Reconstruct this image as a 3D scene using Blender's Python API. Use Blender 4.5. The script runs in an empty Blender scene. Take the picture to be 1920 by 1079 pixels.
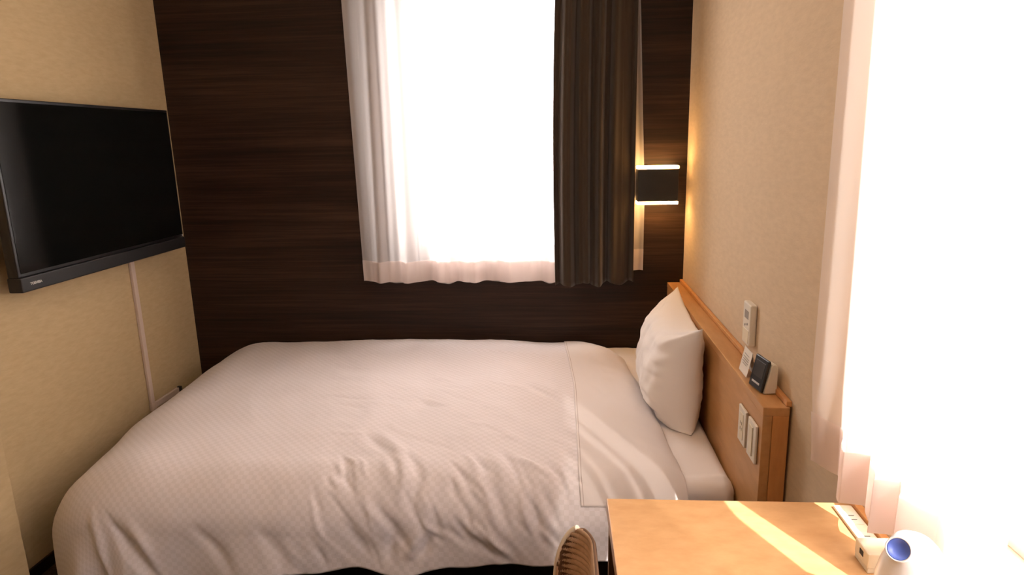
import bpy, bmesh, math, random
import numpy as np
from mathutils import Vector, Matrix, noise
random.seed(4)
SC = bpy.context.scene
COL = SC.collection
ZC = 1.38            # eye height of the camera above the floor
XL, XR, YB = -1.731, 0.5525, 2.9      # left wall, right wall, back wall
YF, ZCEIL = -1.9, 2.35

# ------------------------------------------------------------------ materials
def new_mat(name):
    m = bpy.data.materials.new(name); m.use_nodes = True
    nt = m.node_tree; nt.nodes.clear()
    out = nt.nodes.new('ShaderNodeOutputMaterial')
    return m, nt, out
def N(nt, typ, **kw):
    n = nt.nodes.new(typ)
    for k, v in kw.items():
        if k in n.inputs: n.inputs[k].default_value = v
        else: setattr(n, k, v)
    return n
def L(nt, a, b): nt.links.new(a, b)
def principled(name, col, rough=.5, metal=0, spec=.5, emis=None, estr=0, coat=0):
    m, nt, out = new_mat(name)
    p = N(nt, 'ShaderNodeBsdfPrincipled')
    p.inputs['Base Color'].default_value = (*col, 1)
    p.inputs['Roughness'].default_value = rough
    p.inputs['Metallic'].default_value = metal
    p.inputs['Specular IOR Level'].default_value = spec
    p.inputs['Coat Weight'].default_value = coat
    if emis:
        p.inputs['Emission Color'].default_value = (*emis, 1)
        p.inputs['Emission Strength'].default_value = estr
    L(nt, p.outputs[0], out.inputs[0])
    return m, nt, p
def noisy(name, c1, c2, scale=(1, 1, 1), nscale=5, rough=.6, bump=.0, detail=6, spec=.4, lo=.35, hi=.65, bscale=None, dist=.002):
    """object-space noise between two colours, stretched by `scale`, with bump"""
    m, nt, p = principled(name, c1, rough, spec=spec)
    tc = N(nt, 'ShaderNodeTexCoord'); mp = N(nt, 'ShaderNodeMapping'); mp.inputs['Scale'].default_value = scale
    L(nt, tc.outputs['Object'], mp.inputs[0])
    nz = N(nt, 'ShaderNodeTexNoise', Scale=nscale, Detail=detail, Roughness=.6)
    L(nt, mp.outputs[0], nz.inputs['Vector'])
    cr = N(nt, 'ShaderNodeValToRGB')
    cr.color_ramp.elements[0].position = lo; cr.color_ramp.elements[0].color = (*c1, 1)
    cr.color_ramp.elements[1].position = hi; cr.color_ramp.elements[1].color = (*c2, 1)
    L(nt, nz.outputs['Fac'], cr.inputs[0]); L(nt, cr.outputs[0], p.inputs['Base Color'])
    if bump:
        b = N(nt, 'ShaderNodeBump', Strength=bump, Distance=dist)
        if bscale:
            n2 = N(nt, 'ShaderNodeTexNoise', Scale=bscale, Detail=4, Roughness=.6)
            L(nt, mp.outputs[0], n2.inputs['Vector']); L(nt, n2.outputs['Fac'], b.inputs['Height'])
        else: L(nt, nz.outputs['Fac'], b.inputs['Height'])
        L(nt, b.outputs[0], p.inputs['Normal'])
    return m

M = {}
M['wallpaper_left'] = noisy('left_wallpaper', (.49, .37, .205), (.54, .41, .235), (1, 1, 3.5), 22, .85, .35, 5, .2, bscale=70, dist=.0015)  # same pattern, darker and yellower than on the right wall
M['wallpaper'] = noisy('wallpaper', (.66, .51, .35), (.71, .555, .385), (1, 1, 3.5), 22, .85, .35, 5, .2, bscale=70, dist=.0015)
M['ceiling'] = noisy('ceiling_paper', (.72, .62, .48), (.76, .66, .52), (1, 1, 1), 30, .9, .2, 4, .2)
M['carpet'] = noisy('carpet', (.045, .030, .022), (.10, .07, .05), (1, 1, 1), 90, .95, .5, 4, .1)
M['trim'] = noisy('trim_wood', (.30, .15, .06), (.38, .20, .085), (1, 6, 6), 6, .45)
# dark walnut laminate with horizontal grain
m, nt, p = principled('dark_walnut_laminate', (.03, .017, .01), .45, spec=.22)
tc = N(nt, 'ShaderNodeTexCoord'); mp = N(nt, 'ShaderNodeMapping'); mp.inputs['Scale'].default_value = (.55, 1, 26)
L(nt, tc.outputs['Object'], mp.inputs[0])
n1 = N(nt, 'ShaderNodeTexNoise', Scale=3.2, Detail=10, Roughness=.72, Distortion=.25); L(nt, mp.outputs[0], n1.inputs['Vector'])
mp2 = N(nt, 'ShaderNodeMapping'); mp2.inputs['Scale'].default_value = (.35, 1, 5.5); L(nt, tc.outputs['Object'], mp2.inputs[0])
n2 = N(nt, 'ShaderNodeTexNoise', Scale=2.2, Detail=3, Roughness=.5); L(nt, mp2.outputs[0], n2.inputs['Vector'])
mx = N(nt, 'ShaderNodeMath', operation='MULTIPLY_ADD'); L(nt, n1.outputs['Fac'], mx.inputs[0]); mx.inputs[1].default_value = .62
m2 = N(nt, 'ShaderNodeMath', operation='MULTIPLY'); L(nt, n2.outputs['Fac'], m2.inputs[0]); m2.inputs[1].default_value = .38
L(nt, m2.outputs[0], mx.inputs[2])
cr = N(nt, 'ShaderNodeValToRGB'); e = cr.color_ramp.elements
e[0].position = .36; e[0].color = (.010, .0055, .0036, 1); e[1].position = .66; e[1].color = (.060, .031, .018, 1)
k = e.new(.5); k.color = (.026, .0132, .008, 1)
L(nt, mx.outputs[0], cr.inputs[0]); L(nt, cr.outputs[0], p.inputs['Base Color'])
bp = N(nt, 'ShaderNodeBump', Strength=.12, Distance=.001); L(nt, n1.outputs['Fac'], bp.inputs['Height']); L(nt, bp.outputs[0], p.inputs['Normal'])
M['walnut'] = m
M['maple'] = noisy('maple_laminate', (.50, .245, .085), (.60, .315, .125), (5, 1, 5), 9, .34, .03, 8, .5, .3, .7)
M['maple_desk'] = noisy('maple_desk_top', (.55, .305, .13), (.64, .375, .175), (3, 6, 3), 7, .3, .02, 8, .5, .3, .7)
M['maple_edge'] = noisy('maple_edge_band', (.60, .27, .09), (.68, .33, .12), (6, 6, 1), 9, .42, .02, 6, .4)
M['beech_dark'] = noisy('brown_board', (.22, .10, .04), (.28, .135, .058), (6, 6, 1), 9, .45, .02, 6, .4)
M['white_plastic'] = principled('white_plastic', (.78, .72, .62), .38)[0]
M['ivory_plastic'] = principled('ivory_plastic', (.80, .72, .55), .4)[0]
M['grey_plastic'] = principled('grey_plastic', (.30, .27, .24), .5)[0]
M['trunking'] = principled('trunking_plastic', (.62, .50, .42), .5)[0]
M['kettle_white'] = principled('glossy_white_plastic', (.88, .86, .85), .22, coat=.3)[0]
M['blue_plastic'] = principled('blue_plastic', (.12, .19, .62), .3)[0]
M['paper'] = principled('paper', (.80, .74, .66), .8)[0]
M['black_plastic'] = principled('black_plastic', (.008, .007, .007), .35)[0]
M['charcoal_plastic'] = principled('charcoal_plastic', (.010, .009, .009), .5)[0]
M['screen'] = principled('screen_glass', (.0025, .003, .0025), .08, spec=.38)[0]
M['lcd'] = principled('lcd_grey', (.05, .043, .038), .3)[0]
M['silver'] = principled('silver_print', (.62, .60, .56), .4, metal=.3)[0]
M['slot'] = principled('slot_dark', (.02, .016, .012), .6)[0]
M['bed_base'] = noisy('bed_base_fabric', (.012, .010, .009), (.022, .018, .016), (1, 1, 1), 60, .9, .2)
M['metal_frame'] = principled('aluminium_frame', (.42, .41, .40), .4, metal=.6)[0]
M['white_metal'] = principled('rail_white', (.6, .57, .52), .4)[0]
M['lamp_black'] = principled('sconce_black_metal', (.012, .011, .009), .45)[0]
M['lamp_glow'] = principled('sconce_diffuser', (.9, .7, .4), .5, emis=(1.0, .56, .20), estr=26)[0]
M['fill_glow'] = principled('fill_lamp_diffuser', (.9, .8, .6), .5, emis=(1.0, .82, .64), estr=4.2)[0]  # glow of the added ceiling lamp, out of view
M['seat_fabric'] = noisy('chair_seat_fabric', (.30, .12, .08), (.36, .16, .10), (1, 1, 1), 80, .9, .2)
M['rib_gap'] = principled('rib_gap_shade', (.15, .075, .038), .8)[0]  # shade between the ribs put into the colour
M['cream_wood'] = principled('cream_rim', (.88, .76, .60), .5)[0]
M['rib_brown'] = noisy('woven_rib_brown', (.58, .37, .22), (.72, .49, .32), (1, 1, 1), 60, .55, .1)

def fabric(name, col, rough=.9, weave=900, bump=.25, checker=None):
    m, nt, p = principled(name, col, rough, spec=.2)
    p.inputs['Sheen Weight'].default_value = .15
    uv = N(nt, 'ShaderNodeUVMap')
    if checker:
        ck = N(nt, 'ShaderNodeTexChecker', Scale=1 / checker)
        ck.inputs['Color1'].default_value = (*col, 1)
        ck.inputs['Color2'].default_value = (col[0] * .93, col[1] * .925, col[2] * .912, 1)
        # a slightly blurred jacquard: warp the coordinates a little
        nz = N(nt, 'ShaderNodeTexNoise', Scale=60, Detail=2)
        L(nt, uv.outputs[0], nz.inputs['Vector'])
        mixv = N(nt, 'ShaderNodeVectorMath', operation='SCALE'); mixv.inputs['Scale'].default_value = .005
        L(nt, nz.outputs['Color'], mixv.inputs[0])
        add = N(nt, 'ShaderNodeVectorMath', operation='ADD'); L(nt, uv.outputs[0], add.inputs[0]); L(nt, mixv.outputs[0], add.inputs[1])
        L(nt, add.outputs[0], ck.inputs['Vector'])
        L(nt, ck.outputs['Color'], p.inputs['Base Color'])
        b = N(nt, 'ShaderNodeBump', Strength=.35, Distance=.0012); L(nt, ck.outputs['Fac'], b.inputs['Height'])
        n2 = N(nt, 'ShaderNodeTexNoise', Scale=weave, Detail=2); L(nt, uv.outputs[0], n2.inputs['Vector'])
        b2 = N(nt, 'ShaderNodeBump', Strength=bump * .5, Distance=.0005); L(nt, n2.outputs['Fac'], b2.inputs['Height'])
        L(nt, b.outputs[0], b2.inputs['Normal']); L(nt, b2.outputs[0], p.inputs['Normal'])
    else:
        tc = N(nt, 'ShaderNodeTexCoord')
        n2 = N(nt, 'ShaderNodeTexNoise', Scale=weave, Detail=2); L(nt, tc.outputs['Object'], n2.inputs['Vector'])
        b2 = N(nt, 'ShaderNodeBump', Strength=bump, Distance=.0005); L(nt, n2.outputs['Fac'], b2.inputs['Height'])
        L(nt, b2.outputs[0], p.inputs['Normal'])
    return m
LINEN = (.76, .695, .70)
M['duvet'] = fabric('duvet_checked_white', LINEN, checker=.0135)
M['linen'] = fabric('white_linen', LINEN)
M['band'] = fabric('plain_band_white', (.74, .67, .645))
M['pillow'] = fabric('pillowcase_white', (.89, .84, .815))
M['mattress'] = fabric('sheet_white', (.86, .79, .75))

def sheer_mat(name, col, trans, diff, clear):
    m, nt, out = new_mat(name)
    t = N(nt, 'ShaderNodeBsdfTranslucent'); t.inputs[0].default_value = (*col, 1)
    d = N(nt, 'ShaderNodeBsdfDiffuse'); d.inputs[0].default_value = (*col, 1)
    c = N(nt, 'ShaderNodeBsdfTransparent')
    tc = N(nt, 'ShaderNodeTexCoord'); nz = N(nt, 'ShaderNodeTexNoise', Scale=500, Detail=1)
    L(nt, tc.outputs['Object'], nz.inputs['Vector'])
    b = N(nt, 'ShaderNodeBump', Strength=.1, Distance=.0005); L(nt, nz.outputs['Fac'], b.inputs['Height'])
    L(nt, b.outputs[0], t.inputs['Normal']); L(nt, b.outputs[0], d.inputs['Normal'])
    s1 = N(nt, 'ShaderNodeMixShader'); s1.inputs[0].default_value = trans / (trans + diff)
    L(nt, d.outputs[0], s1.inputs[1]); L(nt, t.outputs[0], s1.inputs[2])
    s2 = N(nt, 'ShaderNodeMixShader'); s2.inputs[0].default_value = clear
    L(nt, s1.outputs[0], s2.inputs[1]); L(nt, c.outputs[0], s2.inputs[2])
    L(nt, s2.outputs[0], out.inputs[0])
    return m
M['sheer'] = sheer_mat('sheer_voile', (.86, .80, .775), .5, .5, .32)
M['sheer_side'] = sheer_mat('sheer_voile_side', (.86, .80, .775), .5, .5, .06)
M['sheer_hem'] = sheer_mat('sheer_voile_hem', (.86, .78, .75), .5, .5, .0)
# thick brown drapery
m, nt, p = principled('brown_drape_cloth', (.055, .038, .026), .95, spec=.1)
p.inputs['Sheen Weight'].default_value = .25
tc = N(nt, 'ShaderNodeTexCoord'); nz = N(nt, 'ShaderNodeTexNoise', Scale=700, Detail=2); L(nt, tc.outputs['Object'], nz.inputs['Vector'])
b = N(nt, 'ShaderNodeBump', Strength=.3, Distance=.0006); L(nt, nz.outputs['Fac'], b.inputs['Height']); L(nt, b.outputs[0], p.inputs['Normal'])
M['drape'] = m
# window glass
m, nt, out = new_mat('window_glass')
g = N(nt, 'ShaderNodeBsdfGlossy', Roughness=.02); t = N(nt, 'ShaderNodeBsdfTransparent')
s = N(nt, 'ShaderNodeMixShader'); s.inputs[0].default_value = .06
L(nt, t.outputs[0], s.inputs[1]); L(nt, g.outputs[0], s.inputs[2]); L(nt, s.outputs[0], out.inputs[0])
M['glass'] = m

# ------------------------------------------------------------------ helpers
def W(x, y, z):        # z given relative to the eye height
    return (x, y, z + ZC)
def thing(name, loc, label, cat, group=None):
    o = bpy.data.objects.new(name, None); COL.objects.link(o)
    o.location = loc; o.empty_display_size = .05
    o['label'] = label; o['category'] = cat
    if group: o['group'] = group
    return o
def tag(o, label, cat, group=None):
    o['label'] = label; o['category'] = cat
    if group: o['group'] = group
    return o
def root_loc(o):
    v = Vector((0, 0, 0))
    while o is not None: v += o.location; o = o.parent
    return v
def link(name, me, mat, parent=None, origin=None, smooth=False):
    """mesh coordinates are world ones; the object's own origin is moved to `origin`"""
    mats = mat if isinstance(mat, (list, tuple)) else [mat]
    for q in mats: me.materials.append(q)
    o = bpy.data.objects.new(name, me); COL.objects.link(o)
    base = root_loc(parent) if parent else Vector((0, 0, 0))
    if origin is None: origin = base
    origin = Vector(origin)
    me.transform(Matrix.Translation(-origin))
    o.location = origin - base
    if parent: o.parent = parent
    if smooth:
        for f in me.polygons: f.use_smooth = True
    return o
def bm_obj(name, bm, mat, parent=None, origin=None, smooth=False):
    me = bpy.data.meshes.new(name); bm.to_mesh(me); bm.free()
    return link(name, me, mat, parent, origin, smooth)
def box(bm, x0, x1, y0, y1, z0, z1, bev=0, seg=2):
    r = bmesh.ops.create_cube(bm, size=1)
    vs = r['verts']
    for v in vs:
        v.co = Vector((x0 + (v.co.x + .5) * (x1 - x0), y0 + (v.co.y + .5) * (y1 - y0), z0 + (v.co.z + .5) * (z1 - z0)))
    if bev:
        es = list({e for v in vs for e in v.link_edges})
        r2 = bmesh.ops.bevel(bm, geom=es, offset=bev, segments=seg, affect='EDGES', profile=.5)
        vs = list({v for v in r2['verts']} | {v for v in vs if v.is_valid})
    return vs
def one_box(name, mat, dims, parent=None, bev=0, origin=None, rot=None, piv=None):
    bm = bmesh.new(); vs = box(bm, *dims, bev=bev)
    if rot is not None:
        bmesh.ops.rotate(bm, verts=bm.verts, cent=Vector(piv), matrix=rot)
    return bm_obj(name, bm, mat, parent, origin)
def center(d): return ((d[0] + d[1]) / 2, (d[2] + d[3]) / 2, d[4])
def grid_mesh(name, Pn, uv=None, close_u=False):
    """Pn: array nu x nv x 3"""
    nu, nv = Pn.shape[:2]
    idx = np.arange(nu * nv).reshape(nu, nv)
    a = idx[:-1, :-1].ravel(); b_ = idx[1:, :-1].ravel(); c = idx[1:, 1:].ravel(); d = idx[:-1, 1:].ravel()
    faces = np.stack([a, b_, c, d], 1)
    me = bpy.data.meshes.new(name)
    me.from_pydata([tuple(map(float, q)) for q in Pn.reshape(-1, 3)], [], [tuple(map(int, q)) for q in faces])
    if uv is not None:
        lay = me.uv_layers.new(name='UVMap')
        flat = uv.reshape(-1, 2)
        vi = np.empty(len(me.loops), dtype=np.int32); me.loops.foreach_get('vertex_index', vi)
        lay.data.foreach_set('uv', flat[vi].ravel().astype(np.float32))
    me.update()
    return me
def solid(o, t, off=-1):
    md = o.modifiers.new('thickness', 'SOLIDIFY'); md.thickness = t; md.offset = off
    return md
def structure(o):
    o['kind'] = 'structure'; return o
def nz(x, y, z=0.0): return noise.noise(Vector((x, y, z)))
def nzgrid(A, B, s, seed=0.0, sb=None):
    sb = sb or s
    out = np.empty(A.shape)
    fa, fb, fo = A.ravel(), B.ravel(), out.ravel()
    for i in range(fa.size): fo[i] = noise.noise(Vector((fa[i] * s, fb[i] * sb, seed)))
    return fo.reshape(A.shape)

# ------------------------------------------------------------------ room shell
def wall_with_hole(name, axis, p0, p1, a0, a1, z0, z1, h0, h1, hz0, hz1, mat):
    """wall slab between p0..p1 along `axis`, spanning a0..a1 in the other, opening h0..h1 x hz0..hz1"""
    bm = bmesh.new()
    def b(u0, u1, w0, w1):
        if axis == 'y': box(bm, u0, u1, p0, p1, w0, w1)
        else: box(bm, p0, p1, u0, u1, w0, w1)
    b(a0, h0, z0, z1); b(h1, a1, z0, z1); b(h0, h1, z0, hz0); b(h0, h1, hz1, z1)
    return structure(bm_obj(name, bm, mat))
T = .14
BW = (-.665, .20, .875, 2.06)      # back window opening x0 x1 z0 z1
RW = (.05, 1.10, .80, 2.06)        # right window opening y0 y1 z0 z1
wall_with_hole('wall_back', 'y', YB, YB + T, XL - T, XR + T, 0, ZCEIL, BW[0], BW[1], BW[2], BW[3], M['walnut'])
wall_with_hole('wall_right', 'x', XR, XR + T, YF - T, YB - .0005, 0, ZCEIL, RW[0], RW[1], RW[2], RW[3], M['wallpaper'])
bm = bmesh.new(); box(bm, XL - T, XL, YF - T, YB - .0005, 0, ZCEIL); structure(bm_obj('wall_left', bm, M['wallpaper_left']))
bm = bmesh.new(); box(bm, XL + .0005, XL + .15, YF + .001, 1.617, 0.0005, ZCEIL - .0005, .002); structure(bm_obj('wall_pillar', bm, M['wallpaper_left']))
bm = bmesh.new(); box(bm, XL, XR, YF - T, YF, 0, ZCEIL); structure(bm_obj('wall_front', bm, M['walnut']))  # unseen wall, dark finish chosen to cut bounce light
bm = bmesh.new(); box(bm, XL - T, XR + T, YF - T, YB + T, -.1, 0); structure(bm_obj('floor', bm, M['carpet']))
bm = bmesh.new(); box(bm, XL - T, XR + T, YF - T, YB + T, ZCEIL, ZCEIL + .1); structure(bm_obj('ceiling', bm, M['ceiling']))
bm = bmesh.new(); box(bm, XL + .001, XL + .010, 1.62, YB - .001, 0.001, .045, .002); structure(bm_obj('baseboard_left', bm, M['walnut']))
bm = bmesh.new(); box(bm, XL + .013, XR - .08, YB - .010, YB - .001, 0.001, .045, .002); structure(bm_obj('baseboard_back', bm, M['walnut']))

def window(name, axis, p0, p1, a0, a1, z0, z1):
    def bx_(bm, u0, u1, q0, q1, w0, w1, bev=.002):
        if axis == 'y': box(bm, u0, u1, q0, q1, w0, w1, bev)
        else: box(bm, q0, q1, u0, u1, w0, w1, bev)
    bm = bmesh.new(); f = .035
    e = .001
    bx_(bm, a0 + e, a0 + f, p0, p1, z0 + e, z1 - e); bx_(bm, a1 - f, a1 - e, p0, p1, z0 + e, z1 - e)
    bx_(bm, a0 + f, a1 - f, p0, p1, z0 + e, z0 + f); bx_(bm, a0 + f, a1 - f, p0, p1, z1 - f, z1 - e)
    am = (a0 + a1) / 2
    bx_(bm, am - .018, am + .018, p0 + .005, p1 - .005, z0 + f, z1 - f)
    o = structure(bm_obj(name, bm, M['metal_frame'], origin=(a0 if axis == 'y' else p0, p0 if axis == 'y' else a0, z0)))
    for u0, u1 in ((a0 + f, am - .018), (am + .018, a1 - f)):
        bm = bmesh.new(); pc = (p0 + p1) / 2
        bx_(bm, u0, u1, pc - .002, pc + .002, z0 + f, z1 - f, 0)
        bm_obj('pane', bm, M['glass'], o)
    return o
window('window_1', 'y', YB + .085, YB + .125, *BW)
window('window_2', 'x', XR + .085, XR + .125, *RW)

# ------------------------------------------------------------------ curtains
def curtain(name, mat, path, z_top, z_bot, nfold, amp_top, amp_bot, label, cat, seed=1, hem=None, nu=260, nv=70,
            group=None, thick=0, shape=None, botfn=None):
    """path(u, t) -> (x, y) base line at width fraction u and drop t; folds displace along the normal nrm"""
    rnd = random.Random(seed)
    ph = [rnd.uniform(0, 6.28) for _ in range(6)]
    us = np.linspace(0, 1, nu)
    def pt(u, z):
        t = (z_top - z) / (z_top - z_bot)
        x, y, nx, ny = path(u, t)
        a = amp_top + (amp_bot - amp_top) * t
        w = u * nfold * 2 * math.pi
        w += .9 * math.sin(u * 7.3 + ph[0]) + .5 * math.sin(u * 13 + ph[1] + t * .8)
        s = math.sin(w + ph[2]); s = math.copysign(abs(s) ** .8, s)
        d = a * (s + .35 * math.sin(2.3 * w + ph[3] + t) ) + a * .5 * t * math.sin(w * .5 + ph[4])
        if shape: d = shape(u, t, d)
        return (x + nx * d, y + ny * d, z)
    def build(nm, m, za, zb, nvv, off, parent):
        G = np.zeros((nu, nvv, 3))
        for i, u in enumerate(us):
            zbb = zb + (botfn(u) if botfn and abs(zb - z_bot) < 1e-6 else 0)
            zaa = za
            for j in range(nvv):
                z = zaa + (zbb - zaa) * j / (nvv - 1)
                x, y, zz = pt(u, z)
                _, _, nx, ny = path(u, .5)
                G[i, j] = (x + nx * off, y + ny * off, zz)
        me = grid_mesh(nm, G)
        o = link(nm, me, m, parent, smooth=True, origin=None if parent else tuple(G[nu // 2, 0]))
        if thick: solid(o, thick)
        return o
    body = build(name, mat, z_top, z_bot, nv, 0, None)
    tag(body, label, cat, group)
    if hem:
        build('hem', hem[0], z_bot + hem[1], z_bot + .0005, 8, -.0025, body)
        build('hem', hem[0], z_bot + hem[1], z_bot + .0005, 8, .0025, body)
    return body
ZT = 2.13
# back sheer, left panel: seen from x -.875 to just past the brown curtain's edge
curtain('sheer_curtain', M['sheer'], lambda u, t: (-.885 + .925 * u + .006 * t * (1 - u), 2.815, 0, -1), ZT, ZC - .607, 6, .010, .022,
        'white sheer curtain panel hanging over the back window above the bed', 'curtain', seed=5, hem=(M['sheer_hem'], .095), nu=320,
        botfn=lambda u: .014 * math.sin(u * 26) * (.4 + .6 * u) + .010 * u)
# back sheer, right panel: only its outer edge shows beside the wall lamp
curtain('sheer_curtain', M['sheer'], lambda u, t: (.13 + (.200 + .042 * min(1, t / .75)) * u, 2.878, 0, -1), ZT, ZC - .572, 5, .004, .007,
        'narrow strip of white sheer curtain beside and behind the glowing wall lamp', 'curtain', seed=9, hem=(M['sheer_hem'], .095), nu=120)
# brown drape
def drape_shape(u, t, d): return d
curtain('drape_curtain', M['drape'],
        lambda u, t: (-.002 + .326 * u - .012 * math.sin(t * 3.1) * (1 - u) - .012 * t * (1 - u), 2.775 + .055 * u, 0, -1),
        ZT, ZC - .618, 4.5, .016, .020, 'dark brown gathered curtain hanging at the right side of the back window', 'curtain', seed=12,
        nu=260, thick=.003, botfn=lambda u: .008 * math.sin(u * 21))
# rails
o = one_box('curtain_rail', M['white_metal'], (-.95, .385, 2.765, 2.893, ZT + .002, ZT + .03), bev=.004, origin=(-.3, 2.83, ZT))
tag(o, 'white curtain rail above the back window', 'curtain rail')
# right window sheers: hem zigzags, far panel then near panel with a slit between them
def zig(pts):
    pts = [Vector(q) for q in pts]
    d = [0]
    for a, b_ in zip(pts, pts[1:]): d.append(d[-1] + (b_ - a).length)
    tot = d[-1]
    def f(u):
        s = u * tot
        for i in range(len(pts) - 1):
            if s <= d[i + 1] + 1e-9:
                q = (s - d[i]) / (d[i + 1] - d[i])
                q = q * q * (3 - 2 * q) * .5 + q * .5
                return pts[i].lerp(pts[i + 1], q)
        return pts[-1]
    return f
def sheer_path(name, zigpts, straight, z_bot, label, seed, nu=220, nv=90):
    f = zig(zigpts)
    def P_(u, z, off=0):
        t = (ZT - z) / (ZT - z_bot)
        v = f(u)
        x0, ya, yb = straight
        yy = ya + (yb - ya) * u
        k = .35 + .65 * min(1, max(0, t)) ** 1.1
        x = x0 + (v.x - x0) * k; y = yy + (v.y - yy) * k
        x += .0035 * math.sin(u * 40 + seed) * t
        if seed == 1.0:
            q_ = min(1, max(0, (z - z_bot) / .18)); y += .032 * q_ * q_ * (3 - 2 * q_) * (1 - u) ** 8
        if seed == 2.0:
            q_ = min(1, max(0, (z - ZC + .17) / .07)); y += .10 * q_ * q_ * (3 - 2 * q_) * (1 - u) ** 12
        return (x + off, y, z)
    us = np.linspace(0, 1, nu)
    def mk(nm, m, za, zb, nvv, off, parent):
        G = np.array([[P_(u, za + (zb - za) * j / (nvv - 1), off) for j in range(nvv)] for u in us])
        return link(nm, grid_mesh(nm, G), m, parent, smooth=True, origin=None if parent else tuple(G[nu // 2, 0]))
    body = mk(name, M['sheer_side'], ZT, z_bot, nv, 0, None)
    tag(body, label, 'curtain')
    mk('hem', M['sheer_hem'], z_bot + .095, z_bot + .0005, 8, -.0025, body)
    mk('hem', M['sheer_hem'], z_bot + .095, z_bot + .0005, 8, .0025, body)
    return body
zb = ZC - .62
sheer_path('sheer_curtain', [(.487, 1.205), (.520, 1.148), (.480, 1.052), (.524, 1.043), (.489, .964), (.530, .961), (.505, .92), (.533, .87), (.520, .82), (.545, .752)], (.497, 1.222, .64), zb,
           'white sheer curtain on the right wall nearest the headboard', 1.0)
pts = [(.545, .590)]

y = .585; s = 0
while y > .06:
    pts.append((.513 if s % 2 == 0 else .540, y)); y -= .045; s += 1
sheer_path('sheer_curtain', pts, (.515, .765, .03), zb, 'sunlit white sheer curtain over the desk beside the kettle', 2.0, nu=420)
o = one_box('curtain_rail', M['white_metal'], (.47, XR - .002, 0, 1.25, ZT + .002, ZT + .03), bev=.004, origin=(.51, .6, ZT))
tag(o, 'white curtain rail above the right hand window', 'curtain rail')

# ------------------------------------------------------------------ television
TX = XL + .10
tv = thing('television', W(XL, 2.28, -.13), 'flat black television mounted on the left wall with a dark speaker bar', 'television')
y0, y1, z0, z1 = 1.832, 2.729, ZC - .424, ZC + .153
one_box('casing', M['black_plastic'], (TX - .035, TX, y0, y1, z0 + .046, z1), tv, bev=.003)
one_box('back_shell', M['black_plastic'], (TX - .07, TX - .034, y0 + .12, y1 - .12, z0 + .06, z1 - .1), tv, bev=.012)
one_box('screen', M['screen'], (TX - .002, TX + .0012, y0 + .011, y1 - .009, z0 + .058, z1 - .010), tv)
one_box('wall_bracket', M['charcoal_plastic'], (XL + .001, TX - .069, 2.1, 2.46, ZC - .28, ZC + .02), tv, bev=.004)
bar = one_box('speaker_bar', M['charcoal_plastic'], (TX - .040, TX + .006, y0, y1, z0, z0 + .046), tv, bev=.004)
bm = bmesh.new(); bmesh.ops.create_uvsphere(bm, u_segments=12, v_segments=8, radius=.0035)
bmesh.ops.scale(bm, vec=(.5, 1, 1), verts=bm.verts); bmesh.ops.translate(bm, vec=(TX + .002, y1 - .010, z0 + .053), verts=bm.verts)
bm_obj('indicator', bm, M['silver'], tv)
def text_mesh(name, s, size, mat, parent, mw, extrude=.0004):
    cu = bpy.data.curves.new(name, 'FONT'); cu.body = s; cu.size = size; cu.extrude = extrude
    cu.align_x = 'CENTER'; cu.align_y = 'CENTER'; cu.offset = size * .02
    to = bpy.data.objects.new(name, cu); COL.objects.link(to)
    bpy.context.view_layer.update()
    me = bpy.data.meshes.new_from_object(to.evaluated_get(bpy.context.evaluated_depsgraph_get()))
    bpy.data.objects.remove(to); bpy.data.curves.remove(cu)
    me.transform(mw)
    return link(name, me, mat, parent)
# text facing +x: local x -> -y? seen from the room (+x side looking to -x) right is +y
mw = Matrix(((0, 0, 1, TX + .0066), (1, 0, 0, y0 + .056), (0, 1, 0, z0 + .023), (0, 0, 0, 1)))
lt = text_mesh('maker_lettering', 'TOSHIBA', .0115, M['silver'], bar, mw)

# cable trunking
tr = thing('cable_trunking', (XL, 2.49, ZC - 1.085), 'white plastic cable trunking running down the left wall below the television', 'cable trunking')
bm = bmesh.new(); box(bm, XL + .0008, XL + .013, 2.481, 2.504, ZC - 1.085, ZC - .30, .002); bm_obj('upright_run', bm, M['trunking'], tr)
bm = bmesh.new(); box(bm, XL + .0008, XL + .013, 2.505, 2.683, ZC - 1.085, ZC - 1.060, .002); bm_obj('level_run', bm, M['trunking'], tr)
bm = bmesh.new(); box(bm, XL + .0008, XL + .015, 2.478, 2.508, ZC - 1.09, ZC - 1.056, .003); bm_obj('corner_cap', bm, M['trunking'], tr)
bm = bmesh.new(); box(bm, XL + .0008, XL + .018, 2.6835, 2.70, ZC - 1.083, ZC - 1.058, .003); bm_obj('end_connector', bm, M['charcoal_plastic'], tr)

# ------------------------------------------------------------------ headboard
HX, HZ, HY = .485, ZC - .632, 1.492
hb = thing('headboard', (XR - .03, 2.2, 0), 'light maple headboard with a narrow ledge along the right wall behind the pillow', 'headboard')
one_box('panel', M['maple'], (HX, HX + .022, HY + .0005, YB - .002, 0.001, HZ - .022), hb, bev=.0015)
one_box('end_panel', M['maple_edge'], (HX + .0225, XR - .006, HY, HY + .022, 0.001, HZ - .022), hb, bev=.0015)
one_box('ledge', M['maple'], (HX - .001, XR - .006, HY - .001, YB - .002, HZ - .0215, HZ), hb, bev=.0015)
one_box('rear_lip', M['maple_edge'], (XR - .014, XR - .001, HY + .003, YB - .002, HZ + .0005, HZ + .014), hb, bev=.002)
one_box('gap_shade', M['slot'], (XR - .0055, XR - .001, HY + .03, YB - .003, 0.001, HZ - .01), hb)  # dark strip standing in for the shadow in the gap at the wall

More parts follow.
